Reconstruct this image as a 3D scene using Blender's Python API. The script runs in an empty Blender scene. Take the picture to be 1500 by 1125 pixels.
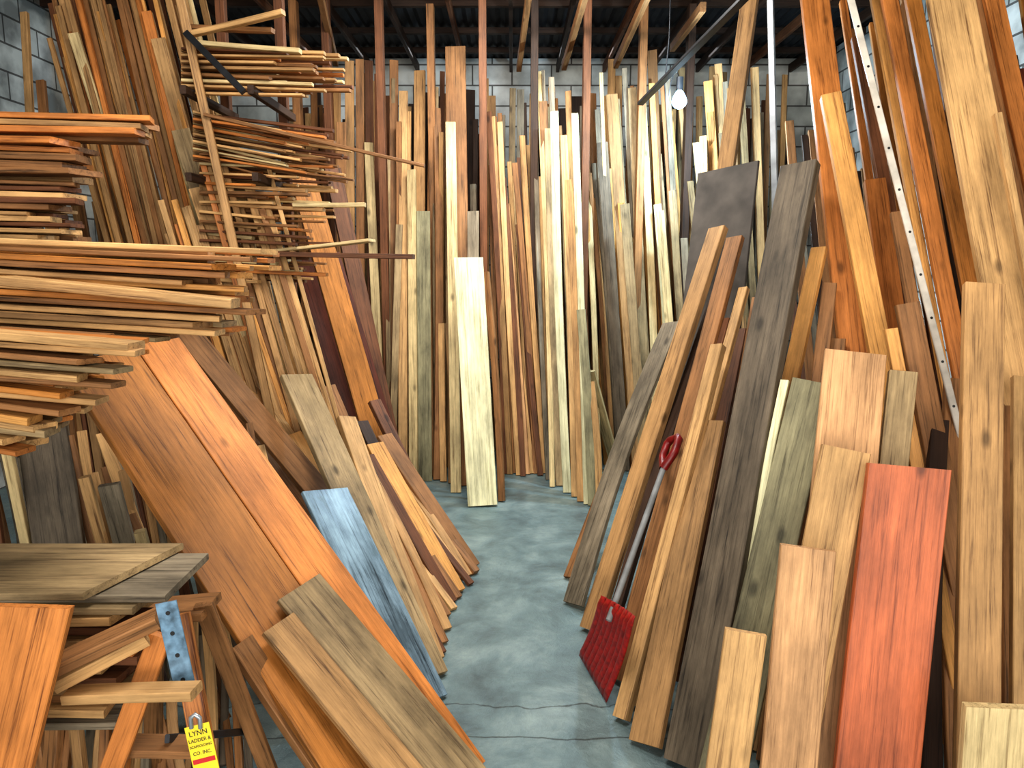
import bpy, math, random, bmesh
from mathutils import Vector, Matrix
R = random.Random(11)
sc = bpy.context.scene
try:
    sc.view_settings.view_transform='Standard'
    sc.view_settings.exposure=-0.15
    sc.view_settings.look='Medium High Contrast'
except Exception as e: print('LOOK',e)
col = sc.collection
CAMZ=1.6; F=1100.0; TH=math.radians(9)
FW=Vector((0,math.cos(TH),-math.sin(TH))); UP=Vector((0,math.sin(TH),math.cos(TH))); RT=Vector((1,0,0))
C0=Vector((0,0,CAMZ))
def ray(x,y): return RT*((x-750)/F)+UP*(-(y-562.5)/F)+FW
def P(x,y,Y):
    d=ray(x,y); return C0+d*(Y/d.y)
def FL(x,y):
    d=ray(x,y); return C0+d*(-CAMZ/d.z)
def proj(p):
    v=p-C0; z=v.dot(FW); return Vector((750+F*v.dot(RT)/z, 562.5-F*v.dot(UP)/z))
cd=bpy.data.cameras.new('camera'); cam=bpy.data.objects.new('camera',cd); col.objects.link(cam)
cam.location=C0; cam.rotation_euler=(math.radians(81),0,0); cd.lens=36*F/1500; cd.sensor_width=36; cd.clip_start=.02
sc.camera=cam

def lin(c):
    o=[]
    for v in c[:3]:
        v=v/255; o.append(v/12.92 if v<=.04045 else ((v+.055)/1.055)**2.4)
    return (*o,1)
def newmat(name):
    m=bpy.data.materials.new(name); m.use_nodes=True
    nt=m.node_tree; b=nt.nodes['Principled BSDF']
    return m,nt,b
def N(nt,t,**k):
    n=nt.nodes.new(t)
    for a,v in k.items(): setattr(n,a,v)
    return n
def wood(name,c,d=None,rough=.6,knot=.6,stain=0.0,vary=.18):
    m,nt,b=newmat(name); L=nt.links.new
    if d is None: d=tuple(v*.48 for v in c)
    lt=tuple(min(255,v*1.14+4) for v in c)
    tc=N(nt,'ShaderNodeTexCoord'); oi=N(nt,'ShaderNodeObjectInfo')
    ml=N(nt,'ShaderNodeMath',operation='MULTIPLY'); ml.inputs[1].default_value=37; L(oi.outputs['Random'],ml.inputs[0])
    ad=N(nt,'ShaderNodeVectorMath',operation='ADD'); L(tc.outputs['Object'],ad.inputs[0]); L(ml.outputs[0],ad.inputs[1])
    mp=N(nt,'ShaderNodeMapping'); mp.inputs['Scale'].default_value=(30,30,.9); L(ad.outputs[0],mp.inputs[0])
    n1=N(nt,'ShaderNodeTexNoise'); n1.inputs['Scale'].default_value=2.2; n1.inputs['Detail'].default_value=8; n1.inputs['Roughness'].default_value=.68; n1.inputs['Distortion'].default_value=.5; L(mp.outputs[0],n1.inputs['Vector'])
    mpf=N(nt,'ShaderNodeMapping'); mpf.inputs['Scale'].default_value=(170,170,5); L(ad.outputs[0],mpf.inputs[0])
    nf=N(nt,'ShaderNodeTexNoise'); nf.inputs['Scale'].default_value=2; nf.inputs['Detail'].default_value=3; L(mpf.outputs[0],nf.inputs['Vector'])
    mxf=N(nt,'ShaderNodeMath',operation='MULTIPLY_ADD'); mxf.inputs[1].default_value=.36; L(nf.outputs['Fac'],mxf.inputs[0]); L(n1.outputs['Fac'],mxf.inputs[2])
    rp=N(nt,'ShaderNodeValToRGB'); L(mxf.outputs[0],rp.inputs[0])
    e=rp.color_ramp.elements; e[0].position=.46; e[0].color=lin(d); e[1].position=.92; e[1].color=lin(lt)
    k=e.new(.64); k.color=lin(c)
    n3=N(nt,'ShaderNodeTexNoise'); n3.inputs['Scale'].default_value=3.2; n3.inputs['Detail'].default_value=7; n3.inputs['Roughness'].default_value=.65
    mp4=N(nt,'ShaderNodeMapping'); mp4.inputs['Scale'].default_value=(2.4,2.4,.8); L(ad.outputs[0],mp4.inputs[0]); L(mp4.outputs[0],n3.inputs['Vector'])
    r3=N(nt,'ShaderNodeMapRange'); r3.inputs[1].default_value=.35; r3.inputs[2].default_value=.65; r3.inputs[3].default_value=.62-stain; r3.inputs[4].default_value=1.16; L(n3.outputs['Fac'],r3.inputs[0])
    mp3=N(nt,'ShaderNodeMapping'); mp3.inputs['Scale'].default_value=(9,9,4.4); L(ad.outputs[0],mp3.inputs[0])
    vo=N(nt,'ShaderNodeTexVoronoi'); vo.inputs['Scale'].default_value=.75; L(mp3.outputs[0],vo.inputs['Vector'])
    rk=N(nt,'ShaderNodeMapRange'); rk.inputs[1].default_value=.05; rk.inputs[2].default_value=.13; rk.inputs[3].default_value=1-knot; rk.inputs[4].default_value=1; L(vo.outputs['Distance'],rk.inputs[0])
    vr=N(nt,'ShaderNodeMapRange'); vr.inputs[3].default_value=1-vary; vr.inputs[4].default_value=1+vary*.7; L(oi.outputs['Random'],vr.inputs[0])
    m1=N(nt,'ShaderNodeMath',operation='MULTIPLY'); L(r3.outputs[0],m1.inputs[0]); L(rk.outputs[0],m1.inputs[1])
    m2=N(nt,'ShaderNodeMath',operation='MULTIPLY'); L(m1.outputs[0],m2.inputs[0]); L(vr.outputs[0],m2.inputs[1])
    hs=N(nt,'ShaderNodeHueSaturation'); hs.inputs['Saturation'].default_value=.97; L(m2.outputs[0],hs.inputs['Value']); L(rp.outputs[0],hs.inputs['Color'])
    L(hs.outputs[0],b.inputs['Base Color']); b.inputs['Roughness'].default_value=rough
    b.inputs['Specular IOR Level'].default_value=.35
    bp=N(nt,'ShaderNodeBump'); bp.inputs['Strength'].default_value=.35; bp.inputs['Distance'].default_value=.003; L(mxf.outputs[0],bp.inputs['Height']); L(bp.outputs[0],b.inputs['Normal'])
    return m
def plain(name,c,rough=.5,metal=0,noise=.25,scale=12,emit=0):
    m,nt,b=newmat(name); L=nt.links.new
    tc=N(nt,'ShaderNodeTexCoord'); n=N(nt,'ShaderNodeTexNoise'); n.inputs['Scale'].default_value=scale; n.inputs['Detail'].default_value=6; L(tc.outputs['Object'],n.inputs['Vector'])
    rp=N(nt,'ShaderNodeValToRGB'); L(n.outputs['Fac'],rp.inputs[0]); e=rp.color_ramp.elements
    e[0].position=.3; e[0].color=lin(tuple(v*(1-noise) for v in c)); e[1].position=.7; e[1].color=lin(c)
    L(rp.outputs[0],b.inputs['Base Color']); b.inputs['Roughness'].default_value=rough; b.inputs['Metallic'].default_value=metal
    if emit: b.inputs['Emission Color'].default_value=lin(c); b.inputs['Emission Strength'].default_value=emit
    return m
WM={}
defs={
 'pale':((208,184,134),(132,102,62),'pale yellow pine'),
 'cream':((220,214,172),(160,150,104),'cream-white'),
 'tan':((196,154,100),(106,72,40),'tan pine'),
 'honey':((210,152,80),(122,76,32),'honey-coloured fir'),
 'orange':((192,120,54),(98,50,18),'orange-stained fir'),
 'amber':((176,114,48),(80,46,16),'amber-varnished cedar'),
 'brown':((146,102,60),(60,40,22),'mid-brown'),
 'umber':((172,132,84),(90,62,38),'warm light-brown'),
 'redbrown':((112,70,42),(46,27,16),'dark red-brown'),
 'red':((184,96,52),(114,50,24),'terracotta red cedar'),
 'pink':((196,150,104),(114,80,50),'pinkish cedar'),
 'gray':((134,122,102),(54,48,40),'weathered gray'),
 'graytan':((160,136,98),(80,60,42),'gray-tan weathered'),
 'darkgray':((104,92,76),(44,37,30),'dark gray weathered'),
 'greengray':((144,138,106),(78,72,52),'greenish-gray'),
 'dark':((62,42,29),(24,16,10),'dark old'),
 'maroon':((96,42,22),(44,18,8),'maroon-stained'),
}
DESC={}
for k,(c,d,ds) in defs.items():
    WM[k]=wood('wood_'+k,c,d,rough=.45 if k in('amber','orange','red','maroon') else .62,stain=.18 if 'gray' in k else 0); DESC[k]=ds
WM['blue']=wood('wood_blue',(142,168,184),(50,58,66),rough=.2,knot=.2,stain=.3); DESC['blue']='blue-painted stained'
M_white=plain('white_paint',(225,215,200),.45)
M_steel=plain('steel',(180,185,190),.35,.6)
M_gshaft=plain('gray_shaft',(134,136,136),.6,0)
M_dsteel=plain('dark_steel',(70,72,76),.4,.7)
M_red=plain('red_plastic',(168,30,24),.45,0,.35,60)
M_dred=plain('dark_red_plastic',(130,16,18),.4,0,.3,30)
M_bluem=plain('blue_metal',(132,168,196),.35,.3,.45,40)
M_yellow=plain('yellow_tag',(240,215,40),.5,0,.08)
M_tagred=plain('tag_red',(200,30,30),.5,0,.08)
M_black=plain('black',(18,18,20),.5)
M_ply=plain('plywood_gray',(96,90,84),.8,0,.35,6)

def setmeta(o,label,cat,group=None,kind=None):
    o['label']=label; o['category']=cat
    if group: o['group']=group
    if kind: o['kind']=kind
def boardmesh(w,t,L,bow=0,crook=0,seg=6,slant=0,bev=.0025):
    c=min(bev,t*.2,w*.2); hw=w/2; ht=t/2
    prof=[(-hw+c,-ht),(hw-c,-ht),(hw,-ht+c),(hw,ht-c),(hw-c,ht),(-hw+c,ht),(-hw,ht-c),(-hw,-ht+c)]
    vs=[];fs=[]
    for i in range(seg+1):
        s=i/seg; bz=bow*math.sin(math.pi*s); cz=crook*math.sin(math.pi*s)
        for (x,y) in prof:
            z=L*s
            if i==seg: z+=slant*x
            vs.append((x+cz,y+bz,z))
    for i in range(seg):
        for j in range(8):
            a=i*8+j; b=i*8+(j+1)%8; fs.append((a,b,b+8,a+8))
    fs.append(tuple(reversed(range(8)))); fs.append(tuple(range(seg*8,seg*8+8)))
    me=bpy.data.meshes.new('board'); me.from_pydata(vs,[],fs); me.update(); return me
def frame(A,B,az):
    ax=(B-A).normalized(); u0=Vector((math.cos(az),math.sin(az),0)); u=(u0-ax*u0.dot(ax)).normalized(); n=ax.cross(u)
    M=Matrix((u,n,ax)).transposed().to_4x4(); M.translation=A; return M,u,n,ax
def board(A,B,w,t,az,mat,name='lumber_board',label=None,cat='board',group=None,floor=False,bow=None,crook=0,slant=None,parent=None):
    M,u,n,ax=frame(A,B,az); L=(B-A).length
    if bow is None: bow=R.uniform(-.006,.006)
    if slant is None: slant=R.uniform(-.06,.06)
    me=boardmesh(w,t,L,bow,crook,6,slant); m=WM[mat] if isinstance(mat,str) else mat
    me.materials.append(m); o=bpy.data.objects.new(name,me); col.objects.link(o)
    if floor:
        mz=min((M@v.co).z for v in me.vertices)
        M.translation.z-=mz-.001
    if parent:
        o.parent=parent; o.matrix_world=M
        if label:o['label']=label
    else:
        o.matrix_world=M
        setmeta(o,label,cat,group)
    return o
def pxw(A,B,az,wpx):
    M,u,n,ax=frame(A,B,az); m=(A+B)/2; p=proj(m); q=proj(m+ax*.05); r=proj(m+u*.05)
    d=(q-p).normalized(); v=r-p; per=abs(v.x*d.y-v.y*d.x)/.05
    return min(.42,max(.012,wpx/max(per,40)))
def S(xb,yb,xt,yt,w,dt,az,mat,t=.022,place='leaning in the lumber stacks',group='boards standing in the aisle stacks',**k):
    A=FL(xb,yb); B=P(xt,yt,dt); a=math.radians(az)
    wm=pxw(A,B,a,w)
    if wm>.13: size='wide'
    elif wm<.055: size='narrow'
    else: size=''
    if wm<.055 and 'name' not in k: k['name']='wood_batten'
    lb=k.pop('label',None)
    if lb is None: lb=' '.join(f"{size} {DESC.get(mat,'painted') if isinstance(mat,str) else 'painted'} board {place}".split())
    if wm<.06 and 'crook' not in k and 'bow' not in k: k['crook']=R.uniform(-.018,.018)
    return board(A,B,wm,t,a,mat,label=lb,group=group,floor=True,**k)

# ---------- structure ----------
def quadbox(name,lo,hi,mat):
    x0,y0,z0=lo;x1,y1,z1=hi
    vs=[(x,y,z) for x in(x0,x1) for y in(y0,y1) for z in(z0,z1)]
    fs=[(0,1,3,2),(4,6,7,5),(0,4,5,1),(2,3,7,6),(0,2,6,4),(1,5,7,3)]
    me=bpy.data.meshes.new(name); me.from_pydata(vs,[],fs); me.materials.append(mat); o=bpy.data.objects.new(name,me); col.objects.link(o)
    o['kind']='structure'; return o
def blockmat(name,axis,dk=.6):
    m,nt,b=newmat(name); L=nt.links.new
    tc=N(nt,'ShaderNodeTexCoord'); sp=N(nt,'ShaderNodeSeparateXYZ'); L(tc.outputs['Object'],sp.inputs[0]); cb=N(nt,'ShaderNodeCombineXYZ')
    L(sp.outputs[axis],cb.inputs[0]); L(sp.outputs['Z'],cb.inputs[1])
    br=N(nt,'ShaderNodeTexBrick'); br.inputs['Scale'].default_value=1; br.inputs['Brick Width'].default_value=.4; br.inputs['Row Height'].default_value=.2; br.inputs['Mortar Size'].default_value=.008
    br.inputs['Color1'].default_value=lin((232,234,230)); br.inputs['Color2'].default_value=lin((208,212,206)); br.inputs['Mortar'].default_value=lin((110,108,104)); L(cb.outputs[0],br.inputs['Vector'])
    n=N(nt,'ShaderNodeTexNoise'); n.inputs['Scale'].default_value=3; n.inputs['Detail'].default_value=8; L(tc.outputs['Object'],n.inputs['Vector'])
    mr=N(nt,'ShaderNodeMapRange'); mr.inputs[1].default_value=.38; mr.inputs[2].default_value=.62; mr.inputs[3].default_value=dk*.6; mr.inputs[4].default_value=1.08; L(n.outputs['Fac'],mr.inputs[0])
    hs=N(nt,'ShaderNodeHueSaturation'); L(mr.outputs[0],hs.inputs['Value']); L(br.outputs['Color'],hs.inputs['Color']); L(hs.outputs[0],b.inputs['Base Color']); b.inputs['Roughness'].default_value=.9
    bp=N(nt,'ShaderNodeBump'); bp.inputs['Strength'].default_value=.5; bp.inputs['Distance'].default_value=.01; L(n.outputs['Fac'],bp.inputs['Height']); L(bp.outputs[0],b.inputs['Normal'])
    return m
XL,XR,YB,ZC=-3.7,3.1,8.0,3.66
m,nt,b=newmat('concrete_floor'); L=nt.links.new
tc=N(nt,'ShaderNodeTexCoord')
n1=N(nt,'ShaderNodeTexNoise'); n1.inputs['Scale'].default_value=3.2; n1.inputs['Detail'].default_value=12; n1.inputs['Roughness'].default_value=.7; n1.inputs['Distortion'].default_value=.25; L(tc.outputs['Object'],n1.inputs['Vector'])
rp=N(nt,'ShaderNodeValToRGB'); L(n1.outputs['Fac'],rp.inputs[0]); e=rp.color_ramp.elements
e[0].position=.32; e[0].color=lin((78,94,98)); e[1].position=.7; e[1].color=lin((146,162,160)); k=e.new(.5); k.color=lin((108,128,130))
sp=N(nt,'ShaderNodeSeparateXYZ'); L(tc.outputs['Object'],sp.inputs[0])
n2=N(nt,'ShaderNodeTexNoise'); n2.inputs['Scale'].default_value=5; n2.inputs['Detail'].default_value=6; L(tc.outputs['Object'],n2.inputs['Vector'])
def seam(src,mult,off):
    ma=N(nt,'ShaderNodeMath',operation='MULTIPLY_ADD'); ma.inputs[1].default_value=mult; L(n2.outputs['Fac'],ma.inputs[0]); L(src,ma.inputs[2])
    ms=N(nt,'ShaderNodeMath',operation='SUBTRACT'); ms.inputs[1].default_value=off; L(ma.outputs[0],ms.inputs[0])
    mb=N(nt,'ShaderNodeMath',operation='ABSOLUTE'); L(ms.outputs[0],mb.inputs[0])
    cr=N(nt,'ShaderNodeMapRange'); cr.inputs[1].default_value=.001; cr.inputs[2].default_value=.006; cr.inputs[3].default_value=.25; L(mb.outputs[0],cr.inputs[0]); return cr
c1=seam(sp.outputs['Y'],.08,2.39); c2=seam(sp.outputs['Y'],.16,2.62)
mc=N(nt,'ShaderNodeMath',operation='MULTIPLY'); L(c1.outputs[0],mc.inputs[0]); L(c2.outputs[0],mc.inputs[1])
mm=N(nt,'ShaderNodeMix',data_type='RGBA',blend_type='MULTIPLY'); mm.inputs['Factor'].default_value=1; L(rp.outputs[0],mm.inputs['A']); L(mc.outputs[0],mm.inputs['B']); L(mm.outputs['Result'],b.inputs['Base Color'])
rr=N(nt,'ShaderNodeMapRange'); rr.inputs[3].default_value=.2; rr.inputs[4].default_value=.55; L(n1.outputs['Fac'],rr.inputs[0]); L(rr.outputs[0],b.inputs['Roughness'])
bp=N(nt,'ShaderNodeBump'); bp.inputs['Strength'].default_value=.9; bp.inputs['Distance'].default_value=.025; L(n1.outputs['Fac'],bp.inputs['Height']); L(bp.outputs[0],b.inputs['Normal'])
quadbox('floor',(XL-.2,-3,-.1),(XR+.2,YB+.2,0),m)
quadbox('wall_back',(XL-.2,YB,0),(XR+.2,YB+.2,ZC),blockmat('block_back','X',.9))
quadbox('wall_left',(XL-.2,-3,0),(XL,YB,ZC),blockmat('block_left','Y'))
quadbox('wall_right',(XR,-3,0),(XR+.2,YB,ZC),blockmat('block_right','Y'))
M_corr=plain('corrugated_dark',(40,42,46),.6,.1,.5,5)
vs=[];fs=[]; nx=int((XR-XL+.4)/.04)
for i in range(nx+1):
    x=XL-.2+i*.04; z=ZC+(.02 if i%2 else 0)
    vs+=[(x,-3,z),(x,YB+.2,z)]
for i in range(nx): fs.append((2*i,2*i+1,2*i+3,2*i+2))
me=bpy.data.meshes.new('ceiling'); me.from_pydata(vs,[],fs); me.materials.append(M_corr); o=bpy.data.objects.new('ceiling',me); col.objects.link(o); o['kind']='structure'
for i,y in enumerate([1.2,2.4,3.6,4.8,5.6,6.3,7.0,7.6]):
    board(Vector((XL,y,ZC-.03)),Vector((XR,y,ZC-.03)),.05,.05,math.pi/2,'dark',name='ceiling_purlin',label='dark timber purlin under the corrugated roof',cat='roof beam',group='roof purlins',bow=0)
for i in range(14):
    x=-3.3+i*.47
    board(Vector((x,-2.5,3.565)),Vector((x,YB,3.565)),.03,.08,0,'dark' if i%3 else 'redbrown',name='ceiling_joist',label='dark timber joist running along the roof',cat='roof beam',group='roof joists',bow=0)

# ---------- rack posts ----------
for i,(x,Y,mt) in enumerate([(432,5.9,'brown'),(478,5.8,'redbrown'),(556,5.75,'redbrown'),(631,6.0,'brown'),(707,5.75,'redbrown'),(783,5.9,'dark'),(860,5.8,'redbrown'),(942,5.9,'brown'),(1012,6.0,'dark')]):
    p=P(x,60,Y)
    board(Vector((p.x,Y,0.0)),Vector((p.x,Y,3.52)),.055,.09,0,mt,name='rack_post',label=f'{DESC[mt]} timber post between upright lumber bays',cat='post',group='timber posts of the upright rack',bow=0,slant=0)
for (x1,y1,Y1,x2,y2,Y2) in [(468,-10,5.3,492,92,6.3),(775,-10,5.3,760,100,6.4),(858,-10,5.2,826,98,6.4),(950,-10,5.2,902,95,6.4),(1030,10,5.2,985,70,6.4)]:
    board(P(x1,y1,Y1),P(x2,y2,Y2),.04,.06,0,'brown',name='roof_strut',label='brown timber strut slung below the roof joists',cat='roof beam',group='roof struts',bow=0)

G_back='boards standing upright along the back'
def fillrow(x0,x1,Y0,step,ylo,yhi,mats,place,group,lean=.25,skip=.04):
    x=x0
    while x<x1:
        w=R.uniform(.6,.97)*step
        if R.random()>skip:
            A=P(x+R.uniform(-2,2),400,Y0); A=Vector((A.x,Y0,0))
            yt=R.uniform(ylo,yhi); B=P(x+R.uniform(-5,5),yt,Y0+lean); mt=R.choice(mats); wm=w/1100*Y0
            board(A,B,wm,R.choice([.02,.025,.04]),math.radians(R.uniform(-12,12)),mt,name='wood_batten' if wm<.07 else 'lumber_board',label=f'{DESC[mt]} board {place}',group=group,floor=True,crook=R.uniform(-.02,.02))
        x+=step
fillrow(425,1160,7.1,20,130,220,['dark','dark','redbrown','dark'],'coloured dark as gap shade, standing against the block wall',G_back,lean=.15)  # dark woods put the shade of the gaps into the board colour
fillrow(425,1160,6.4,11.5,85,230,['tan','brown','umber','redbrown','tan','gray','brown','graytan','dark','graytan'],'standing in the back row',G_back,skip=.12)

pl='standing at the end of the aisle'
for a in [
 (707,742,686,380,43,5.15,2,'cream',.04),
 (735,735,712,400,9,5.3,-20,'brown',.03),
 (590,707,591,135,13,6.0,5,'tan',.03),(606,706,603,250,12,5.8,-10,'pale',.03),(623,705,620,310,20,5.75,3,'greengray',.02),
 (640,703,640,160,11,6.0,15,'brown',.03),(650,706,647,475,9,5.7,-8,'tan',.03),(661,708,656,475,9,5.65,8,'umber',.03),
 (676,712,667,70,30,6.0,3,'brown',.03),(668,722,660,180,15,5.65,-3,'pale',.02),(694,710,693,310,17,5.6,3,'gray',.02),
 (613,695,615,105,16,6.15,-5,'umber',.03),(577,700,577,90,13,6.1,8,'brown',.03),(561,697,540,210,13,5.85,8,'pale',.03),
 (600,698,598,165,9,6.1,0,'tan',.03),(575,704,585,330,10,5.7,5,'graytan',.03),
 (812,702,796,150,12,5.9,-5,'brown',.03),(820,712,803,190,11,5.8,-8,'graytan',.03),(831,722,812,165,12,5.6,-8,'cream',.03),
 (842,728,826,200,10,5.5,-8,'tan',.03),(851,735,833,265,11,5.35,-8,'umber',.03),(860,739,842,168,10,5.4,-8,'cream',.03),
 (868,741,851,455,13,5.1,-10,'greengray',.03),(878,743,866,560,10,5.0,-20,'tan',.02),(903,688,864,545,14,5.5,-30,'pale',.025),
 (805,698,790,260,9,5.9,0,'tan',.03),(826,700,808,130,10,6.1,-5,'honey',.03),
 (935,690,896,140,17,6.0,-12,'umber',.03),(915,690,882,210,16,5.9,-10,'darkgray',.03),(950,690,926,130,13,6.05,-10,'graytan',.03),
 (962,690,941,150,11,6.0,-10,'pale',.03),(978,680,955,75,14,6.1,-10,'brown',.03),(985,680,963,300,11,5.8,-12,'cream',.03),
 (998,690,967,310,12,5.6,-15,'pale',.03),(1015,690,985,280,11,5.7,-15,'graytan',.03),(1028,690,1002,350,10,5.6,-15,'gray',.03),
 (898,672,872,240,12,6.1,-10,'gray',.03),(925,672,905,260,12,6.1,-10,'graytan',.03),(945,700,915,300,14,5.6,-10,'graytan',.03),
 (1060,680,1020,210,11,5.9,-15,'pale',.03),(1075,680,1037,120,13,6.0,-15,'honey',.03),(1088,680,1052,95,11,6.1,-15,'tan',.03),
 (1100,680,1070,130,11,6.0,-15,'umber',.03),(1045,690,1030,200,11,5.8,-15,'tan',.03),(1125,680,1105,100,12,6.1,-15,'tan',.03),
 (500,690,500,180,14,5.6,5,'brown',.03),(515,690,512,90,13,5.9,5,'umber',.03),(530,690,527,88,12,5.9,5,'brown',.03),(548,692,540,90,12,6.0,5,'redbrown',.03),
 ]: S(*a,place=pl,group=G_back)
tops=[165,172,215,180,262,300,405,240,330,200]
mts=['redbrown','umber','brown','tan','redbrown','pink','tan','brown','redbrown','tan']
for i in range(10):
    S(741+6.3*i,698-R.uniform(0,6),716+5.4*i,tops[i],8,5.95,R.uniform(-15,15),mts[i],.03,place=pl,group=G_back)
for i in range(9):
    S(734+8*i,688,718+7*i,R.uniform(165,300),6.5,6.2,0,R.choice(mts),.03,place=pl,group=G_back)
for (xa,xc,n,dx,yb) in [(560,700,18,-3,700),(800,880,13,-20,715),(885,1010,22,-30,690),(1010,1120,15,-32,680),(425,560,16,-3,690)]:
    for i in range(n):
        x=xa+(xc-xa)*(i+.5)/n
        S(x,yb-R.uniform(0,18),x+dx,R.uniform(95,340),R.uniform(5,9),6.15-R.uniform(0,.28),R.uniform(-20,10),R.choice(['tan','pale','brown','graytan','umber','gray','graytan','honey','redbrown']),.025,place=pl,group=G_back)

# ---------- left-centre leaning ----------
G_l='boards leaning beside the aisle on the rack side'
pl='leaning beside the aisle'
for a in [
 (585,765,437,245,36,4.9,25,'amber',.035),(592,742,487,250,24,5.35,25,'redbrown',.03),(575,750,462,385,72,5.05,20,'maroon',.02),
 (630,1000,434,557,46,3.6,50,'graytan',.03),(634,975,507,620,26,3.75,55,'tan',.035),(612,905,262,482,34,3.55,45,'brown',.03),
 (692,835,562,642,20,4.15,50,'brown',.03),(668,872,548,655,24,3.95,50,'honey',.03),(652,908,528,700,15,3.7,50,'brown',.03),
 (658,812,548,590,16,4.4,50,'redbrown',.03),(676,850,560,680,10,4.05,50,'tan',.03),(697,842,600,720,9,4.05,50,'brown',.03),
 (600,860,478,570,24,3.95,45,'brown',.03),(560,870,430,640,20,3.7,45,'honey',.03),(640,925,540,740,12,3.5,50,'orange',.03),
 (580,880,330,520,26,3.9,45,'tan',.03),(545,900,300,560,26,3.7,45,'brown',.03),(690,858,600,740,8,3.85,50,'redbrown',.02),(665,895,580,770,9,3.65,50,'tan',.02),(680,825,570,650,8,4.3,50,'umber',.02),
 (650,945,530,690,12,3.55,50,'brown',.02),(655,925,545,700,12,3.62,50,'umber',.02),(662,885,540,670,14,3.8,50,'redbrown',.02),(648,960,525,720,10,3.45,50,'redbrown',.02),(672,878,555,700,9,3.85,50,'brown',.02),(686,846,580,690,10,4.05,50,'umber',.02),(640,850,530,620,16,4.1,50,'dark',.02),(640,900,520,650,16,3.8,50,'dark',.02),
 ]: S(*a,place=pl,group=G_l)
S(622,1040,476,727,66,3.05,58,'blue',.02,label='glossy steel-blue stained board leaning beside orange planks',group=G_l)
A2=FL(682,1150); B2=P(217,492,2.95); az=math.radians(48)
_,u,n,ax=frame(A2,B2,az); w2=pxw(A2,B2,az,66); w1=pxw(A2,B2,az,98); t2=.028
board(A2,B2,w2,t2,az,'orange',label='long honey-orange fir plank sloping down to the floor',group=G_l,floor=True,bow=0)
off=-u*(w2/2+w1/2+.006)
A1=A2+off+ax*.02; B1=B2+off-ax*.10
if A1.z<0: A1=A1+ax*(-A1.z/ax.z)
board(A1,B1,w1,t2,az,'amber',label='wide brown-amber plank sloping beside the orange plank',group=G_l,floor=True,bow=0)
up=-n if n.z<0 else n
def ontop(x1,y1,x2,y2,wpx,lift,mat,label,side=None):
    p0=A2+up*lift
    def hit(x,y):
        d=ray(x,y); return C0+d*((p0-C0).dot(up)/d.dot(up))
    a=hit(x1,y1); b_=hit(x2,y2); d=(b_-a)
    if a.z>0: a=a-d*(a.z/d.z)
    w=pxw(a,b_,az,wpx)
    board(a,b_,w,.02,az,mat,label=label,group=G_l,floor=True,bow=0,slant=0)
    if side:
        wpx2,mat2,label2,dl=side
        w2_=pxw(a,b_,az,wpx2); M,uu,nn,aa=frame(a,b_,az); upn=-nn if nn.z<0 else nn
        o=-uu*(w/2+w2_/2-.01)+upn*.03
        board(a+o,b_+o+aa*dl,w2_,.02,az,mat2,label=label2,group=G_l,floor=False,bow=0,slant=0)
ontop(640,1110,438,870,74,.05,'graytan','wide gray-tan plank resting low on the amber planks',(50,'umber','light-brown plank resting low beside a gray-tan one',-.05))
S(515,1190,352,948,36,2.1,60,'brown',.03,label='short brown plank propped low beside the ladder',group=G_l)

# ---------- left tall ----------
G_t='tall boards standing behind the horizontal racks'
pl='standing behind the horizontal rack'
for a in [
 (475,840,292,280,30,4.0,12,'tan',.03),(448,850,262,-10,12,3.8,12,'umber',.04),(455,820,265,195,26,4.2,12,'graytan',.03),
 (430,790,232,60,20,4.3,12,'tan',.03),(345,790,108,52,15,4.3,12,'pale',.03),(312,790,92,0,12,4.4,12,'umber',.03),
 (385,790,190,0,20,4.5,12,'brown',.03),(365,800,150,20,15,4.35,12,'honey',.03),(405,800,215,20,14,4.35,12,'orange',.03),
 (465,830,330,430,20,3.9,15,'pale',.03),(490,830,385,430,12,4.0,15,'pale',.03),(500,830,405,425,11,4.1,15,'tan',.03),
 (80,800,36,20,10,4.6,0,'tan',.03),(120,800,60,120,12,4.6,0,'brown',.03),
 ]: S(*a,place=pl,group=G_t,crook=0)
for i in range(56):
    xt=70+i*3.8+R.uniform(-2.5,2.5)
    S(xt+205+R.uniform(-9,9),815,xt,R.uniform(-80,110),R.uniform(5.5,10),4.40+R.uniform(-.08,.08),R.uniform(0,12),R.choice(['tan','honey','orange','umber','honey','brown','tan','pale','umber']),.02,place=pl,group=G_t,crook=R.uniform(-.006,.006))
for i in range(28):
    xt=78+i*7.5+R.uniform(-3,3)
    S(xt+195+R.uniform(-8,8),785,xt,R.uniform(-80,60),R.uniform(10,15),4.8,R.uniform(0,12),R.choice(['tan','brown','redbrown','brown','umber']),.025,place=pl,group=G_t,crook=0)
for i in range(24):
    xt=235+i*7+R.uniform(-3,3)
    S(xt+165,845,xt,R.uniform(230,400),R.uniform(6,11),3.95+R.uniform(-.04,.04),R.uniform(5,20),R.choice(['tan','brown','umber','orange','honey','tan']),.025,place=pl,group=G_t,crook=0)
for i in range(24):
    xt=-25+i*11; S(xt+90,800,xt,R.uniform(170,420),R.uniform(7,12),4.85,R.uniform(0,20),R.choice(['brown','umber','redbrown','gray','tan']),.03,place=pl,group=G_t)

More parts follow.
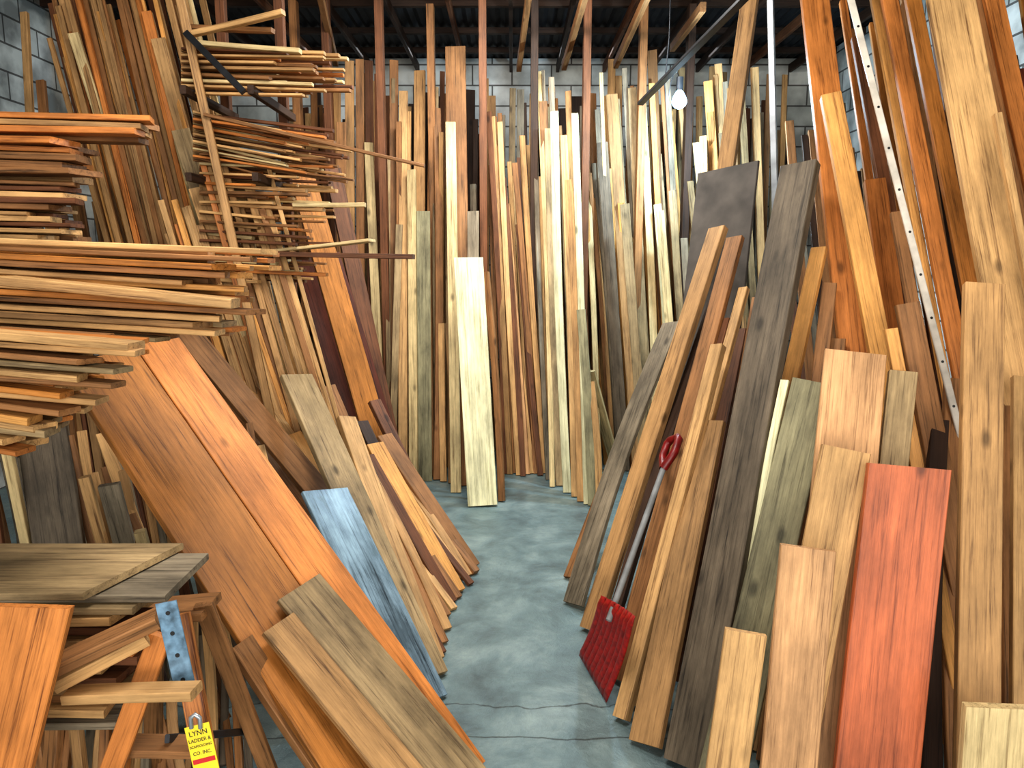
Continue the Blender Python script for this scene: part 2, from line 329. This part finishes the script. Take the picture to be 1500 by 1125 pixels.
# ---------- right tall ----------
G_r='long boards leaning on the wall side'
pl='leaning back against the wall side'
for a in [
 (1315,1085,1188,-40,46,3.7,-12,'orange',.04),(1400,1095,1216,145,33,3.2,-12,'honey',.04),(1390,1075,1281,268,36,3.4,-12,'orange',.03),
 (1512,1085,1296,-30,26,3.45,-12,'orange',.03),(1550,1085,1330,-30,25,3.45,-12,'amber',.03),(1600,1110,1385,-30,72,3.1,-10,'tan',.035),
 (1690,1100,1447,-30,30,3.3,-10,'orange',.03),(1680,1060,1482,108,46,3.4,-8,'maroon',.03),(1640,1120,1460,170,12,2.8,-10,'tan',.03),
 (1455,1110,1328,450,36,2.6,-15,'brown',.04),(1425,1130,1304,485,20,2.5,-15,'honey',.03),(1450,1070,1312,315,18,3.1,-12,'brown',.03),
 (1440,1060,1255,60,20,3.8,-12,'redbrown',.03),(1590,1060,1400,-30,40,3.9,-12,'amber',.03),(1350,1060,1235,200,20,3.9,-12,'brown',.03),
 (1480,1090,1275,-30,14,3.6,-12,'honey',.03),(1570,1090,1362,-30,16,3.4,-12,'orange',.03),(1655,1100,1425,-30,18,3.35,-12,'brown',.03),
 ]: S(*a,place=pl,group=G_r,crook=0)
for i in range(20):
    xt=1220+i*14.5
    S(xt+150,985,xt,R.uniform(-40,60) if i%3 else R.uniform(60,200),R.uniform(12,18),4.25,R.uniform(-15,0),['redbrown','orange','brown','dark','amber'][i%5],.03,place=pl,group=G_r)
for i in range(12):
    xt=1145+i*11
    S(xt+60,830,xt,R.uniform(150,330),R.uniform(9,14),5.0,R.uniform(-20,0),R.choice(['dark','brown','redbrown','gray']),.03,place=pl,group=G_r)
ws=S(1520,1090,1241,-20,11,3.05,-12,M_white,.012,name='metal_strip',label='long white perforated strip leaning among orange boards',group=None,bow=0)
ws['category']='metal strip'
def disc(parent,M,cx,cz,r,y,name,label,mat):
    vs=[(cx+r*math.cos(a*math.pi/4),y,cz+r*math.sin(a*math.pi/4)) for a in range(8)]+[(cx+r*math.cos(a*math.pi/4),y+.0012,cz+r*math.sin(a*math.pi/4)) for a in range(8)]
    me=bpy.data.meshes.new(name); me.from_pydata(vs,[],[tuple(range(8)),tuple(range(8,16))]+[(a,(a+1)%8,8+(a+1)%8,8+a) for a in range(8)]); me.materials.append(mat)
    o=bpy.data.objects.new(name,me); col.objects.link(o); o.parent=parent; o['label']=label
Ls=max(v.co.z for v in ws.data.vertices)
for i in range(12): disc(ws,None,0,Ls*(.3+i*.058),.005,-.0068,'strip_hole_disc','small dark disc standing for a hole in the strip',M_black)  # black discs laid on in place of the strip's holes

# ---------- right mid ----------
G_m='planks leaning along the aisle on the wall side'
pl='leaning along the aisle'
S(840,890,985,478,26,4.1,-55,'gray',.025,place=pl,group=G_m,crook=-.04)
for a in [
 (834,850,960,520,14,4.6,-55,'brown',.02),
 (864,928,1052,340,23,3.9,-55,'umber',.04),(885,960,1062,400,14,3.9,-55,'dark',.03),
 (905,1000,1077,353,24,3.55,-50,'brown',.03),(935,1040,1090,427,14,3.4,-50,'tan',.03),(910,1058,1052,512,18,3.1,-50,'tan',.04),
 (945,1098,1042,625,42,2.95,-48,'umber',.03),(1005,1130,1172,250,56,3.1,-48,'darkgray',.045),(1055,1100,1200,368,24,3.05,-40,'honey',.03),
 (1050,1135,1150,560,13,2.65,-40,'cream',.02),(1045,1195,1190,567,66,2.6,-25,'greengray',.03),(1192,1185,1252,523,96,2.5,-15,'pink',.03),
 (1135,1215,1238,665,76,2.2,-18,'tan',.03),(1255,1195,1322,550,44,2.45,-12,'graytan',.03),(1272,1235,1330,690,124,2.1,-12,'red',.03),
 (1428,1245,1440,422,62,2.4,-15,'umber',.04),(1142,1262,1183,806,82,1.96,-12,'pink',.03),(1045,1275,1092,930,62,1.9,-12,'tan',.03),
 (1438,1310,1460,1036,96,1.75,-8,'pale',.03),(1500,1240,1500,560,40,2.5,-10,'tan',.03),(1365,1180,1375,620,28,2.5,-10,'dark',.03),
 (1120,1120,1215,420,24,3.0,-25,'brown',.03),(1080,1080,1140,500,30,3.3,-30,'dark',.03),(970,1000,1075,490,40,3.6,-50,'redbrown',.02),
 (1400,1150,1395,560,26,2.7,-10,'brown',.03),(1480,1180,1470,480,24,2.75,-10,'brown',.03),(1330,1130,1290,600,30,2.8,-10,'brown',.03),
 (925,1030,1065,470,9,3.35,-50,'redbrown',.02),(1015,1060,1110,440,18,3.5,-45,'brown',.02),(1100,1100,1180,560,18,2.85,-25,'tan',.02),(1170,1120,1225,500,30,2.9,-20,'brown',.02),
 (1220,1140,1262,600,30,2.6,-15,'brown',.02),(1360,1150,1350,560,18,2.6,-12,'tan',.02),
 ]: S(*a,place=pl,group=G_m)
pn=S(1000,850,1066,250,88,4.1,-48,M_ply,.018,name='plywood_panel',label='dark gray plywood panel leaning behind planks',group=None); pn['category']='panel'
S(985,800,1103,-30,23,4.5,-30,'umber',.05,place='leaning tall beside the gray panel',group=G_r)
sp_=S(1147,800,1128,-20,9,4.2,-30,M_steel,.03,name='steel_post',label='galvanised steel strip standing upright',group=None,bow=0); sp_['category']='post'

# ---------- lower-left verticals ----------
GU='boards under the horizontal rack'
for a in [
 (118,1000,58,600,74,2.9,10,'darkgray',.03),(75,980,0,610,14,2.75,10,'pale',.03),(205,1000,124,700,16,2.6,15,'tan',.03),(235,1000,160,712,30,2.6,15,'gray',.03),
 (265,1010,205,780,16,2.5,15,'pale',.03),(170,980,100,640,14,2.9,15,'brown',.03),(250,960,180,690,12,2.9,15,'umber',.03),(20,990,-30,640,26,3.0,10,'redbrown',.03),
 (300,1000,150,640,20,3.0,30,'tan',.03),(330,1060,190,760,18,2.7,40,'brown',.03),
 ]: S(*a,place='standing under the horizontal rack',group=GU)
for i in range(24):
    x=-20+i*17.5
    S(x+60,960,x,R.uniform(590,720),R.uniform(10,16),3.2+R.uniform(-.05,.05),R.uniform(0,30),R.choice(['gray','brown','tan','darkgray','redbrown','brown']),.02,place='standing under the horizontal rack',group=GU)
for i in range(26):
    x=30+i*13
    S(x+10,1130+R.uniform(-10,20),x+R.uniform(-30,30),R.uniform(880,980),R.uniform(7,14),2.45+R.uniform(-.05,.1),R.uniform(-20,40),R.choice(['gray','umber','tan','darkgray','brown','dark']),.02,place='standing under the sawn offcuts',group='offcuts under the rack')
for i in range(14):
    x=60+i*15
    S(x+R.uniform(-25,25),1175+R.uniform(-8,8),x+R.uniform(-30,30),R.uniform(960,1060),R.uniform(10,20),2.12+R.uniform(-.03,.05),R.uniform(-30,40),R.choice(['gray','umber','tan','brown','brown','redbrown','orange']),.025,place='packed as scrap under the low stack',group='offcuts under the rack',name='wood_offcut')

# ---------- horizontal stacks ----------
def HS(xl,xr,Y,z,w,t,mat,place,group,dz=0,dyaw=0,**k):
    A=Vector((xl,Y-dyaw,z-dz)); B=Vector((xr,Y+dyaw,z+dz))
    return board(A,B,w,t,math.pi/2,mat,label=f'{DESC[mat]} board {place}',group=group,bow=R.uniform(-.001,.001),**k)
def Xat(x,Y,z):
    dep=Y*math.cos(TH)+(CAMZ-z)*math.sin(TH); return (x-750)/F*dep
GA='boards stacked lengthwise on the rack shelves'
def stack(z0,layers,lt,Ys,sw,endf,mats,place,dz=-.025,rag=55,yaw=0,name='lumber_board',wl=.6):
    for i in range(layers):
        z=z0+(i+.5)*lt
        for Y in Ys:
            xe=endf(i/max(1,layers-1))+R.uniform(-rag,rag*.8)
            w=sw*R.uniform(wl,.93); mt=R.choice(mats)
            HS(Xat(-170,Y,z),Xat(xe,Y,z),Y+R.uniform(-.012,.012),z,w,lt*R.uniform(.6,.96),mt,place,GA,dz=dz+R.uniform(-.004,.004),dyaw=yaw+R.uniform(-.025,.025),name=name,slant=R.uniform(-.35,.35))
stack(1.41,13,.0198,[2.12,2.22,2.32,2.42],.1,lambda s:305+50*s,['tan','honey','orange','brown','tan','amber','brown','umber','graytan'],'stacked on the middle rack shelf',rag=75,yaw=-.03)
stack(1.18,14,.019,[1.75,1.835,1.92],.085,lambda s:60+145*s,['honey','orange','tan','brown','amber','umber','tan','graytan'],'stacked at the rack end',dz=-.015,rag=45,yaw=-.04)
HS(Xat(120,2.35,1.55),Xat(405,2.35,1.5),2.0,1.53,.08,.025,'tan','sticking out of the rack',GA,dz=-.03)
stack(2.09,3,.024,[2.95,3.1],.12,lambda s:215,['brown','orange','umber'],'on the top rack shelf',dz=-.008,rag=14)
stack(1.94,5,.027,[2.95,3.15],.19,lambda s:115,['brown','orange','brown','umber'],'on the top rack shelf',dz=-.01,rag=28)
stack(1.70,10,.0225,[2.95,3.1],.14,lambda s:85,['brown','redbrown','umber','tan'],'on the upper rack shelf',dz=-.01,rag=45)
HS(Xat(-150,1.75,.86),-.92,1.75,.862,.31,.018,'graytan','lying on top of the low offcut stack',GA,slant=.3)
HS(Xat(-150,1.75,.84),-.80,1.76,.84,.26,.018,'gray','in the low offcut stack',GA)
HS(Xat(-150,1.75,.82),-.86,1.75,.819,.28,.018,'graytan','in the low offcut stack',GA)
stack(.52,12,.0238,[1.66,1.78],.13,lambda s:165+50*s,['orange','brown','tan','redbrown','umber','gray'],'in the low offcut stack',dz=0,rag=35,wl=.85)
for i,(x1,y1,x2,y2) in enumerate([(60,985,232,905),(80,1000,215,930)]):
    board(P(x1,y1,1.48+i*.03),P(x2,y2,1.56+i*.02),.05,.03,math.radians(-40),['brown','tan'][i],label='short brown offcut wedged under the low stack',cat='board',group=GA)
board(P(100,1018,1.5),P(288,1012,1.48),.05,.022,math.pi/2,'tan',label='short tan rail lying across the ladder',cat='board',group=GA)
S(-100,1500,43,905,124,1.42,0,'orange',.02,name='lumber_board',label='orange knotty pine panel leaning upright',group=None,slant=.26,bow=0)
bpy.context.view_layer.update()

rack=bpy.data.objects.new('lumber_rack',None); col.objects.link(rack); rack.location=(-2.5,2.7,0); bpy.context.view_layer.update()
setmeta(rack,'timber cantilever rack carrying stacked boards','rack')
for (x,y) in [(-2.15,2.75),(-3.0,2.75),(-2.25,3.35),(-3.1,3.35)]:
    board(Vector((x,y,0)),Vector((x,y,2.6)),.09,.06,0,'dark',name='post',parent=rack,bow=0,slant=0)
for (x,z,y0,y1) in [(-1.6,1.35,2.05,2.7),(-2.15,1.35,2.05,2.7),(-1.55,1.13,1.68,2.7),(-2.25,2.05,2.85,3.3),(-2.25,1.66,2.85,3.3),(-2.9,1.66,2.85,3.3)]:
    board(Vector((x,y0,z)),Vector((x,y1,z)),.05,.06,0,'dark',name='arm',parent=rack,bow=0,slant=0)

# ---------- moulding strips ----------
GS='thin moulding strips on the upper rack'
def strip(x1,y1,x2,y2,Y1,Y2,hpx,dw,mat,place='sticking out of the upper rack'):
    board(P(x1,y1,Y1),P(x2,y2,Y2),dw,hpx/1100*Y1,math.pi/2,mat,name='moulding_strip',label=f'thin {DESC[mat]} strip {place}',cat='wood strip',group=GS,bow=R.uniform(-.002,.002))
sm=['tan','brown','umber','tan','redbrown','orange','pale','brown']
for i in range(50):
    y=72+i*1.3; strip(268,y+R.uniform(-1,1),R.uniform(395,517),y+R.uniform(2,7),3.85+(i%7)*.055,3.78+(i%7)*.055,R.uniform(2.5,4.5),.035,R.choice(sm))
for i in range(40):
    y=164+i*1.8; strip(285,y,R.uniform(400,520),y+R.uniform(24,34),3.85+(i%6)*.055,3.8+(i%6)*.055,R.uniform(2.5,4.5),.035,R.choice(sm))
for i in range(92):
    y=226+i*2.0; strip(295,y,R.uniform(370,450) if i%4 else R.uniform(450,500),y+R.uniform(2,10),3.9+(i%7)*.055,3.85+(i%7)*.055,R.uniform(2.8,5),.04,R.choice(sm))
strip(300,168,622,243,3.75,3.7,4.5,.03,'brown'); strip(280,50,415,18,3.8,3.7,7,.04,'tan'); strip(280,40,400,45,3.9,3.8,6,.04,'brown'); strip(275,62,440,75,3.8,3.75,6,.04,'pale')
strip(400,372,606,376,3.8,3.8,7,.1,'redbrown'); strip(430,300,535,300,3.9,3.9,6,.04,'pale')
board(P(400,368,3.95),P(545,352,3.95),.16,.015,math.pi/2,'pale',name='plywood_panel',label='small pale plywood offcut lying on the rack',cat='panel')
rk2=bpy.data.objects.new('lumber_rack',None); col.objects.link(rk2); rk2.location=(-1.5,4.35,0); bpy.context.view_layer.update(); setmeta(rk2,'dark timber rack holding thin moulding strips','rack')
for x in (-1.6,-1.28):
    board(Vector((x,4.4,0)),Vector((x,4.4,3.3)),.05,.05,0,'redbrown',name='post',parent=rk2,bow=0,slant=0)
    for z in (2.42,2.02,1.62):
        board(Vector((x+.045,3.72,z)),Vector((x+.045,4.42,z)),.03,.04,0,'dark',name='arm',parent=rk2,bow=0,slant=0)
board(P(938,152,4.9),P(1098,-10,3.6),.04,.02,0,M_dsteel,name='metal_rail',label='steel channel hung diagonally from the roof',cat='metal rail',bow=0)
board(P(272,48,3.75),P(357,135,3.65),.03,.02,0,M_dsteel,name='metal_rail',label='dark steel angle resting on moulding strips',cat='metal rail',bow=0)

# ---------- snow shovel ----------
def empty(name,loc,label,cat):
    o=bpy.data.objects.new(name,None); col.objects.link(o); o.location=loc; bpy.context.view_layer.update(); setmeta(o,label,cat); return o
def meshobj(name,vs,fs,mat,parent,label=None,smooth=False,solid=0):
    me=bpy.data.meshes.new(name); me.from_pydata([tuple(v) for v in vs],[],fs); me.materials.append(mat)
    if smooth:
        for p in me.polygons:p.use_smooth=True
    o=bpy.data.objects.new(name,me); col.objects.link(o)
    if parent: o.parent=parent; o.matrix_world=Matrix.Identity(4)
    if solid:
        md=o.modifiers.new('s','SOLIDIFY'); md.thickness=solid
    if label:o['label']=label
    return o
def tube(name,pts,r,mat,parent,label=None):
    cu=bpy.data.curves.new(name,'CURVE'); cu.dimensions='3D'; cu.bevel_depth=r; cu.bevel_resolution=3
    s=cu.splines.new('POLY'); s.points.add(len(pts)-1)
    for p,q in zip(s.points,pts): p.co=(*q,1)
    cu.materials.append(mat); t=bpy.data.objects.new(name,cu); col.objects.link(t)
    bpy.context.view_layer.update(); me=bpy.data.meshes.new_from_object(t.evaluated_get(bpy.context.evaluated_depsgraph_get())); bpy.data.objects.remove(t)
    for p in me.polygons:p.use_smooth=True
    o=bpy.data.objects.new(name,me); col.objects.link(o)
    if parent: o.parent=parent; o.matrix_world=Matrix.Identity(4)
    if label:o['label']=label
    return o
far=FL(848,964); near=FL(888,1034); far.z=near.z=.012
tf=P(884,872,2.70); tn=P(934,903,2.42)
sh=empty('snow_shovel',(far+near)/2,'red plastic snow shovel leaning against the planks','shovel')
vs=[];fs=[];nu,nv=72,10
nrm=((tf-far).cross(near-far)).normalized()
if nrm.x>0: nrm=-nrm
for j in range(nv+1):
    for i in range(nu+1):
        s=i/nu;v=j/nv
        p=far.lerp(near,s).lerp(tf.lerp(tn,s),v)
        rib=abs(math.sin(s*math.pi*8))**.5
        p=p+nrm*(-.012*math.sin(math.pi*v)+.014*rib*(0<v<1))+nrm*.01*(2*s-1)**2*v
        p.z=max(p.z,.006)
        vs.append(p)
for j in range(nv):
    for i in range(nu):
        a=j*(nu+1)+i; fs.append((a,a+1,a+nu+2,a+nu+1))
meshobj('blade',vs,fs,M_red,sh,'worn red ribbed plastic blade',True,.004)
h0=tf.lerp(tn,.5)+(far.lerp(near,.5)-tf.lerp(tn,.5))*.2+nrm*.02; h1=P(974,680,2.98)
tube('shaft',[h0,h1],.012,M_gshaft,sh,'gray metal shaft')
ax=(h1-h0).normalized(); sd=(tn-tf).normalized(); sd=(sd-ax*sd.dot(ax)).normalized()
g=[h1-ax*.02, h1+ax*.02+sd*.025, h1+ax*.05+sd*.04, h1+ax*.11+sd*.04, h1+ax*.125+sd*.025, h1+ax*.125-sd*.025, h1+ax*.11-sd*.04, h1+ax*.05-sd*.04, h1+ax*.02-sd*.025, h1-ax*.02]
tube('handle_grip',g,.017,M_dred,sh,'dark red D-shaped grip')

# ---------- stepladder ----------
lad=empty('stepladder',Vector((-.75,1.7,0)),'wooden stepladder with blue metal brackets and yellow tag','ladder')
def LB(A,B,w,t,az,mat,name,label=None): return board(A,B,w,t,math.radians(az),mat,name=name,parent=lad,label=label,bow=0,slant=0)
def ext(xt,yt,xb,yb,Yt,Yb):
    a=P(xt,yt,Yt); b_=P(xb,yb,Yb); d=(b_-a); k=a.z/(a.z-b_.z); return a+d*k, a
for (q,nm) in [((262,900,303,1125,1.66,1.58),'front_rail'),((236,930,165,1125,1.60,1.58),'front_rail'),((298,885,392,1125,1.9,2.05),'rear_rail'),((225,915,225,1125,1.95,2.1),'rear_rail')]:
    A,B=ext(*q); A.z=.002; LB(A,B,.05,.022,5,'orange' if nm=='front_rail' else 'brown',nm)
LB(P(205,897,1.93),P(310,888,1.93),.14,.022,90,'brown','top_cap')
LB(P(185,1092,1.63),P(292,1094,1.63),.07,.02,90,'brown','step')
LB(P(245,1082,1.62),P(356,1072,2.02),.02,.012,90,M_dsteel,'spreader_bar','blue-black steel spreader bar')
bk=LB(P(272,1010,1.54),P(243,882,1.55),.046,.004,5,M_bluem,'bracket','long worn pale-blue metal bracket with holes')
Lb=max(v.co.z for v in bk.data.vertices)
for q in (.12,.4,.65,.88): disc(bk,None,0,Lb*q,.005,-.0034,'rivet','dark rivet hole',M_black)
ta=P(288,1062,1.53); tb=P(310,1160,1.50); M4,u,n,axx=frame(tb,ta,0.0)
tg=board(tb,ta,.056,.002,0,M_yellow,name='tag',parent=lad,label='yellow ladder maker tag with black lettering',bow=0,slant=0)
LT=(ta-tb).length
rb=board(tb+axx*(LT-.083)-n*.0016,tb+axx*(LT-.073)-n*.0016,.05,.001,0,M_tagred,name='tag_band',parent=tg,label='red band',bow=0,slant=0)
def text(s,size,pos,mat=M_black):
    cu=bpy.data.curves.new('t','FONT'); cu.body=s; cu.size=size; cu.align_x='CENTER'; cu.extrude=.0003; cu.materials.append(mat)
    t=bpy.data.objects.new('t',cu); col.objects.link(t); bpy.context.view_layer.update()
    me=bpy.data.meshes.new_from_object(t.evaluated_get(bpy.context.evaluated_depsgraph_get())); bpy.data.objects.remove(t)
    o=bpy.data.objects.new('lettering',me); col.objects.link(o)
    M=Matrix((u,axx,-n)).transposed().to_4x4(); M.translation=pos; o.parent=tg; o.matrix_world=M; return o
for s,sz,h in [('LYNN',.016,LT-.022),('LADDER &',.0108,LT-.036),('SCAFFOLDING',.0076,LT-.048),('CO. INC.',.0105,LT-.064)]:
    text(s,sz,tb+axx*h-n*.0016)
tube('clip',[ta+Vector((-.01,-.004,-.005)),ta+Vector((-.01,-.004,.02)),ta+Vector((0,-.004,.028)),ta+Vector((.01,-.004,.02)),ta+Vector((.01,-.004,-.005))],.005,M_steel,lad,'silver clip')

# ---------- lamps ----------
lp=P(995,148,5.2)
M_bulb=plain('bulb_glow',(150,210,255),.3,0,0,5,emit=12)
lamp=empty('hanging_work_lamp',lp,'lit bare blue-white work bulb hanging from the roof','lamp')
bm=bmesh.new(); bmesh.ops.create_uvsphere(bm,u_segments=24,v_segments=16,radius=.05)
for v in bm.verts:
    if v.co.z>0:
        f=v.co.z/.05; v.co.z*=1.5; v.co.x*=1-.35*f; v.co.y*=1-.35*f
me=bpy.data.meshes.new('bulb'); bm.to_mesh(me); bm.free(); me.materials.append(M_bulb)
for p in me.polygons:p.use_smooth=True
o=bpy.data.objects.new('bulb',me); col.objects.link(o); o.parent=lamp
tube('socket',[lp+Vector((0,0,.065)),lp+Vector((0,0,.15))],.024,M_dsteel,lamp,'gray bulb socket')
tube('cord',[lp+Vector((0,0,.14)),lp+Vector((-.03,0,.2)),lp+Vector((-.06,0,.12)),lp+Vector((-.08,0,-.04)),lp+Vector((-.1,0,.1)),lp+Vector((-.08,0,.4)),lp+Vector((-.08,0,.66))],.004,M_dsteel,lamp,'thin dark cord')
def light(kind,name,loc,energy,colr,size=None,rot=None,sy=None):
    ld=bpy.data.lights.new(name,kind); ld.energy=energy; ld.color=colr
    if kind=='AREA':
        ld.size=size
        if sy: ld.shape='RECTANGLE'; ld.size_y=sy
    elif size: ld.shadow_soft_size=size
    o=bpy.data.objects.new(name,ld); col.objects.link(o); o.location=loc
    if rot:o.rotation_euler=rot
    return o
light('POINT','work_bulb_light',lp+Vector((0,-.08,-.1)),130,(.55,.8,1),.05)
light('AREA','door_daylight',(0,-2.6,2.0),290,(1,.96,.9),5.0,(math.radians(88),0,0),3.0)
light('AREA','overhead_fill',(-.3,2.0,3.35),75,(1,.95,.88),1.0,(math.radians(20),0,0),1.0)  # added fill light overhead
light('AREA','overhead_fill_far',(-.05,4.5,3.4),80,(1,.96,.9),.9,(math.radians(15),0,0),.7)  # added fill to brighten the boards at the aisle end, no real source
light('AREA','back_wall_fill',(-.3,7.35,3.55),14,(.85,.93,1),4.5,(math.radians(0),0,0),.3)  # added fill strip brightening the back wall; the roof is closed above it
w=bpy.data.worlds.new('world'); sc.world=w; w.use_nodes=True; w.node_tree.nodes['Background'].inputs[0].default_value=(1,.98,.94,1); w.node_tree.nodes['Background'].inputs[1].default_value=.45

# ---------- leave out boards that nothing of can be seen (from here or a step aside) ----------
bpy.context.view_layer.update()
dg=bpy.context.evaluated_depsgraph_get()
score={}
kinds=('lumber_board','wood_batten','moulding_strip','wood_offcut')
for cx,cw in ((0,1.0),(-.45,.01),(.45,.01)):
    c=Vector((cx,0,CAMZ))
    nxs,nys=(300,225) if cx==0 else (200,150)
    for iy in range(nys):
        for ix in range(nxs):
            d=ray((ix+.5)*1500/nxs,(iy+.5)*1125/nys).normalized()
            hit,loc,nr,idx,ob,_m=sc.ray_cast(dg,c,d)
            if hit and ob: score[ob.name]=score.get(ob.name,0)+cw
gone=0
for o in list(col.objects):
    if o.type=='MESH' and o.parent is None and o.name.split('.')[0] in kinds and score.get(o.name,0)==0:
        bpy.data.objects.remove(o); gone+=1
from collections import Counter
print('REMOVED',gone,Counter(o.name.split('.')[0] for o in col.objects if o.parent is None))
# past 300 battens: the least visible ones become one stuff object
bt=[o for o in col.objects if o.name.split('.')[0]=='wood_batten']
bt.sort(key=lambda o:-score.get(o.name,0))
rest=bt[295:]
if rest:
    mats=[];vs=[];fs=[];mi=[]
    for o in rest:
        b0=len(vs); M=o.matrix_world.copy(); vs+=[tuple(M@v.co) for v in o.data.vertices]
        mt=o.data.materials[0]
        if mt not in mats: mats.append(mt)
        for p in o.data.polygons:
            fs.append(tuple(b0+i for i in p.vertices)); mi.append(mats.index(mt))
        bpy.data.objects.remove(o)
    me=bpy.data.meshes.new('batten_pile'); me.from_pydata(vs,[],fs)
    for mt in mats: me.materials.append(mt)
    for p,k in zip(me.polygons,mi): p.material_index=k
    o=bpy.data.objects.new('wood_batten_pile',me); col.objects.link(o); setmeta(o,'thin mixed battens standing behind the other boards','battens',None,'stuff')
    print('MERGED',len(rest))
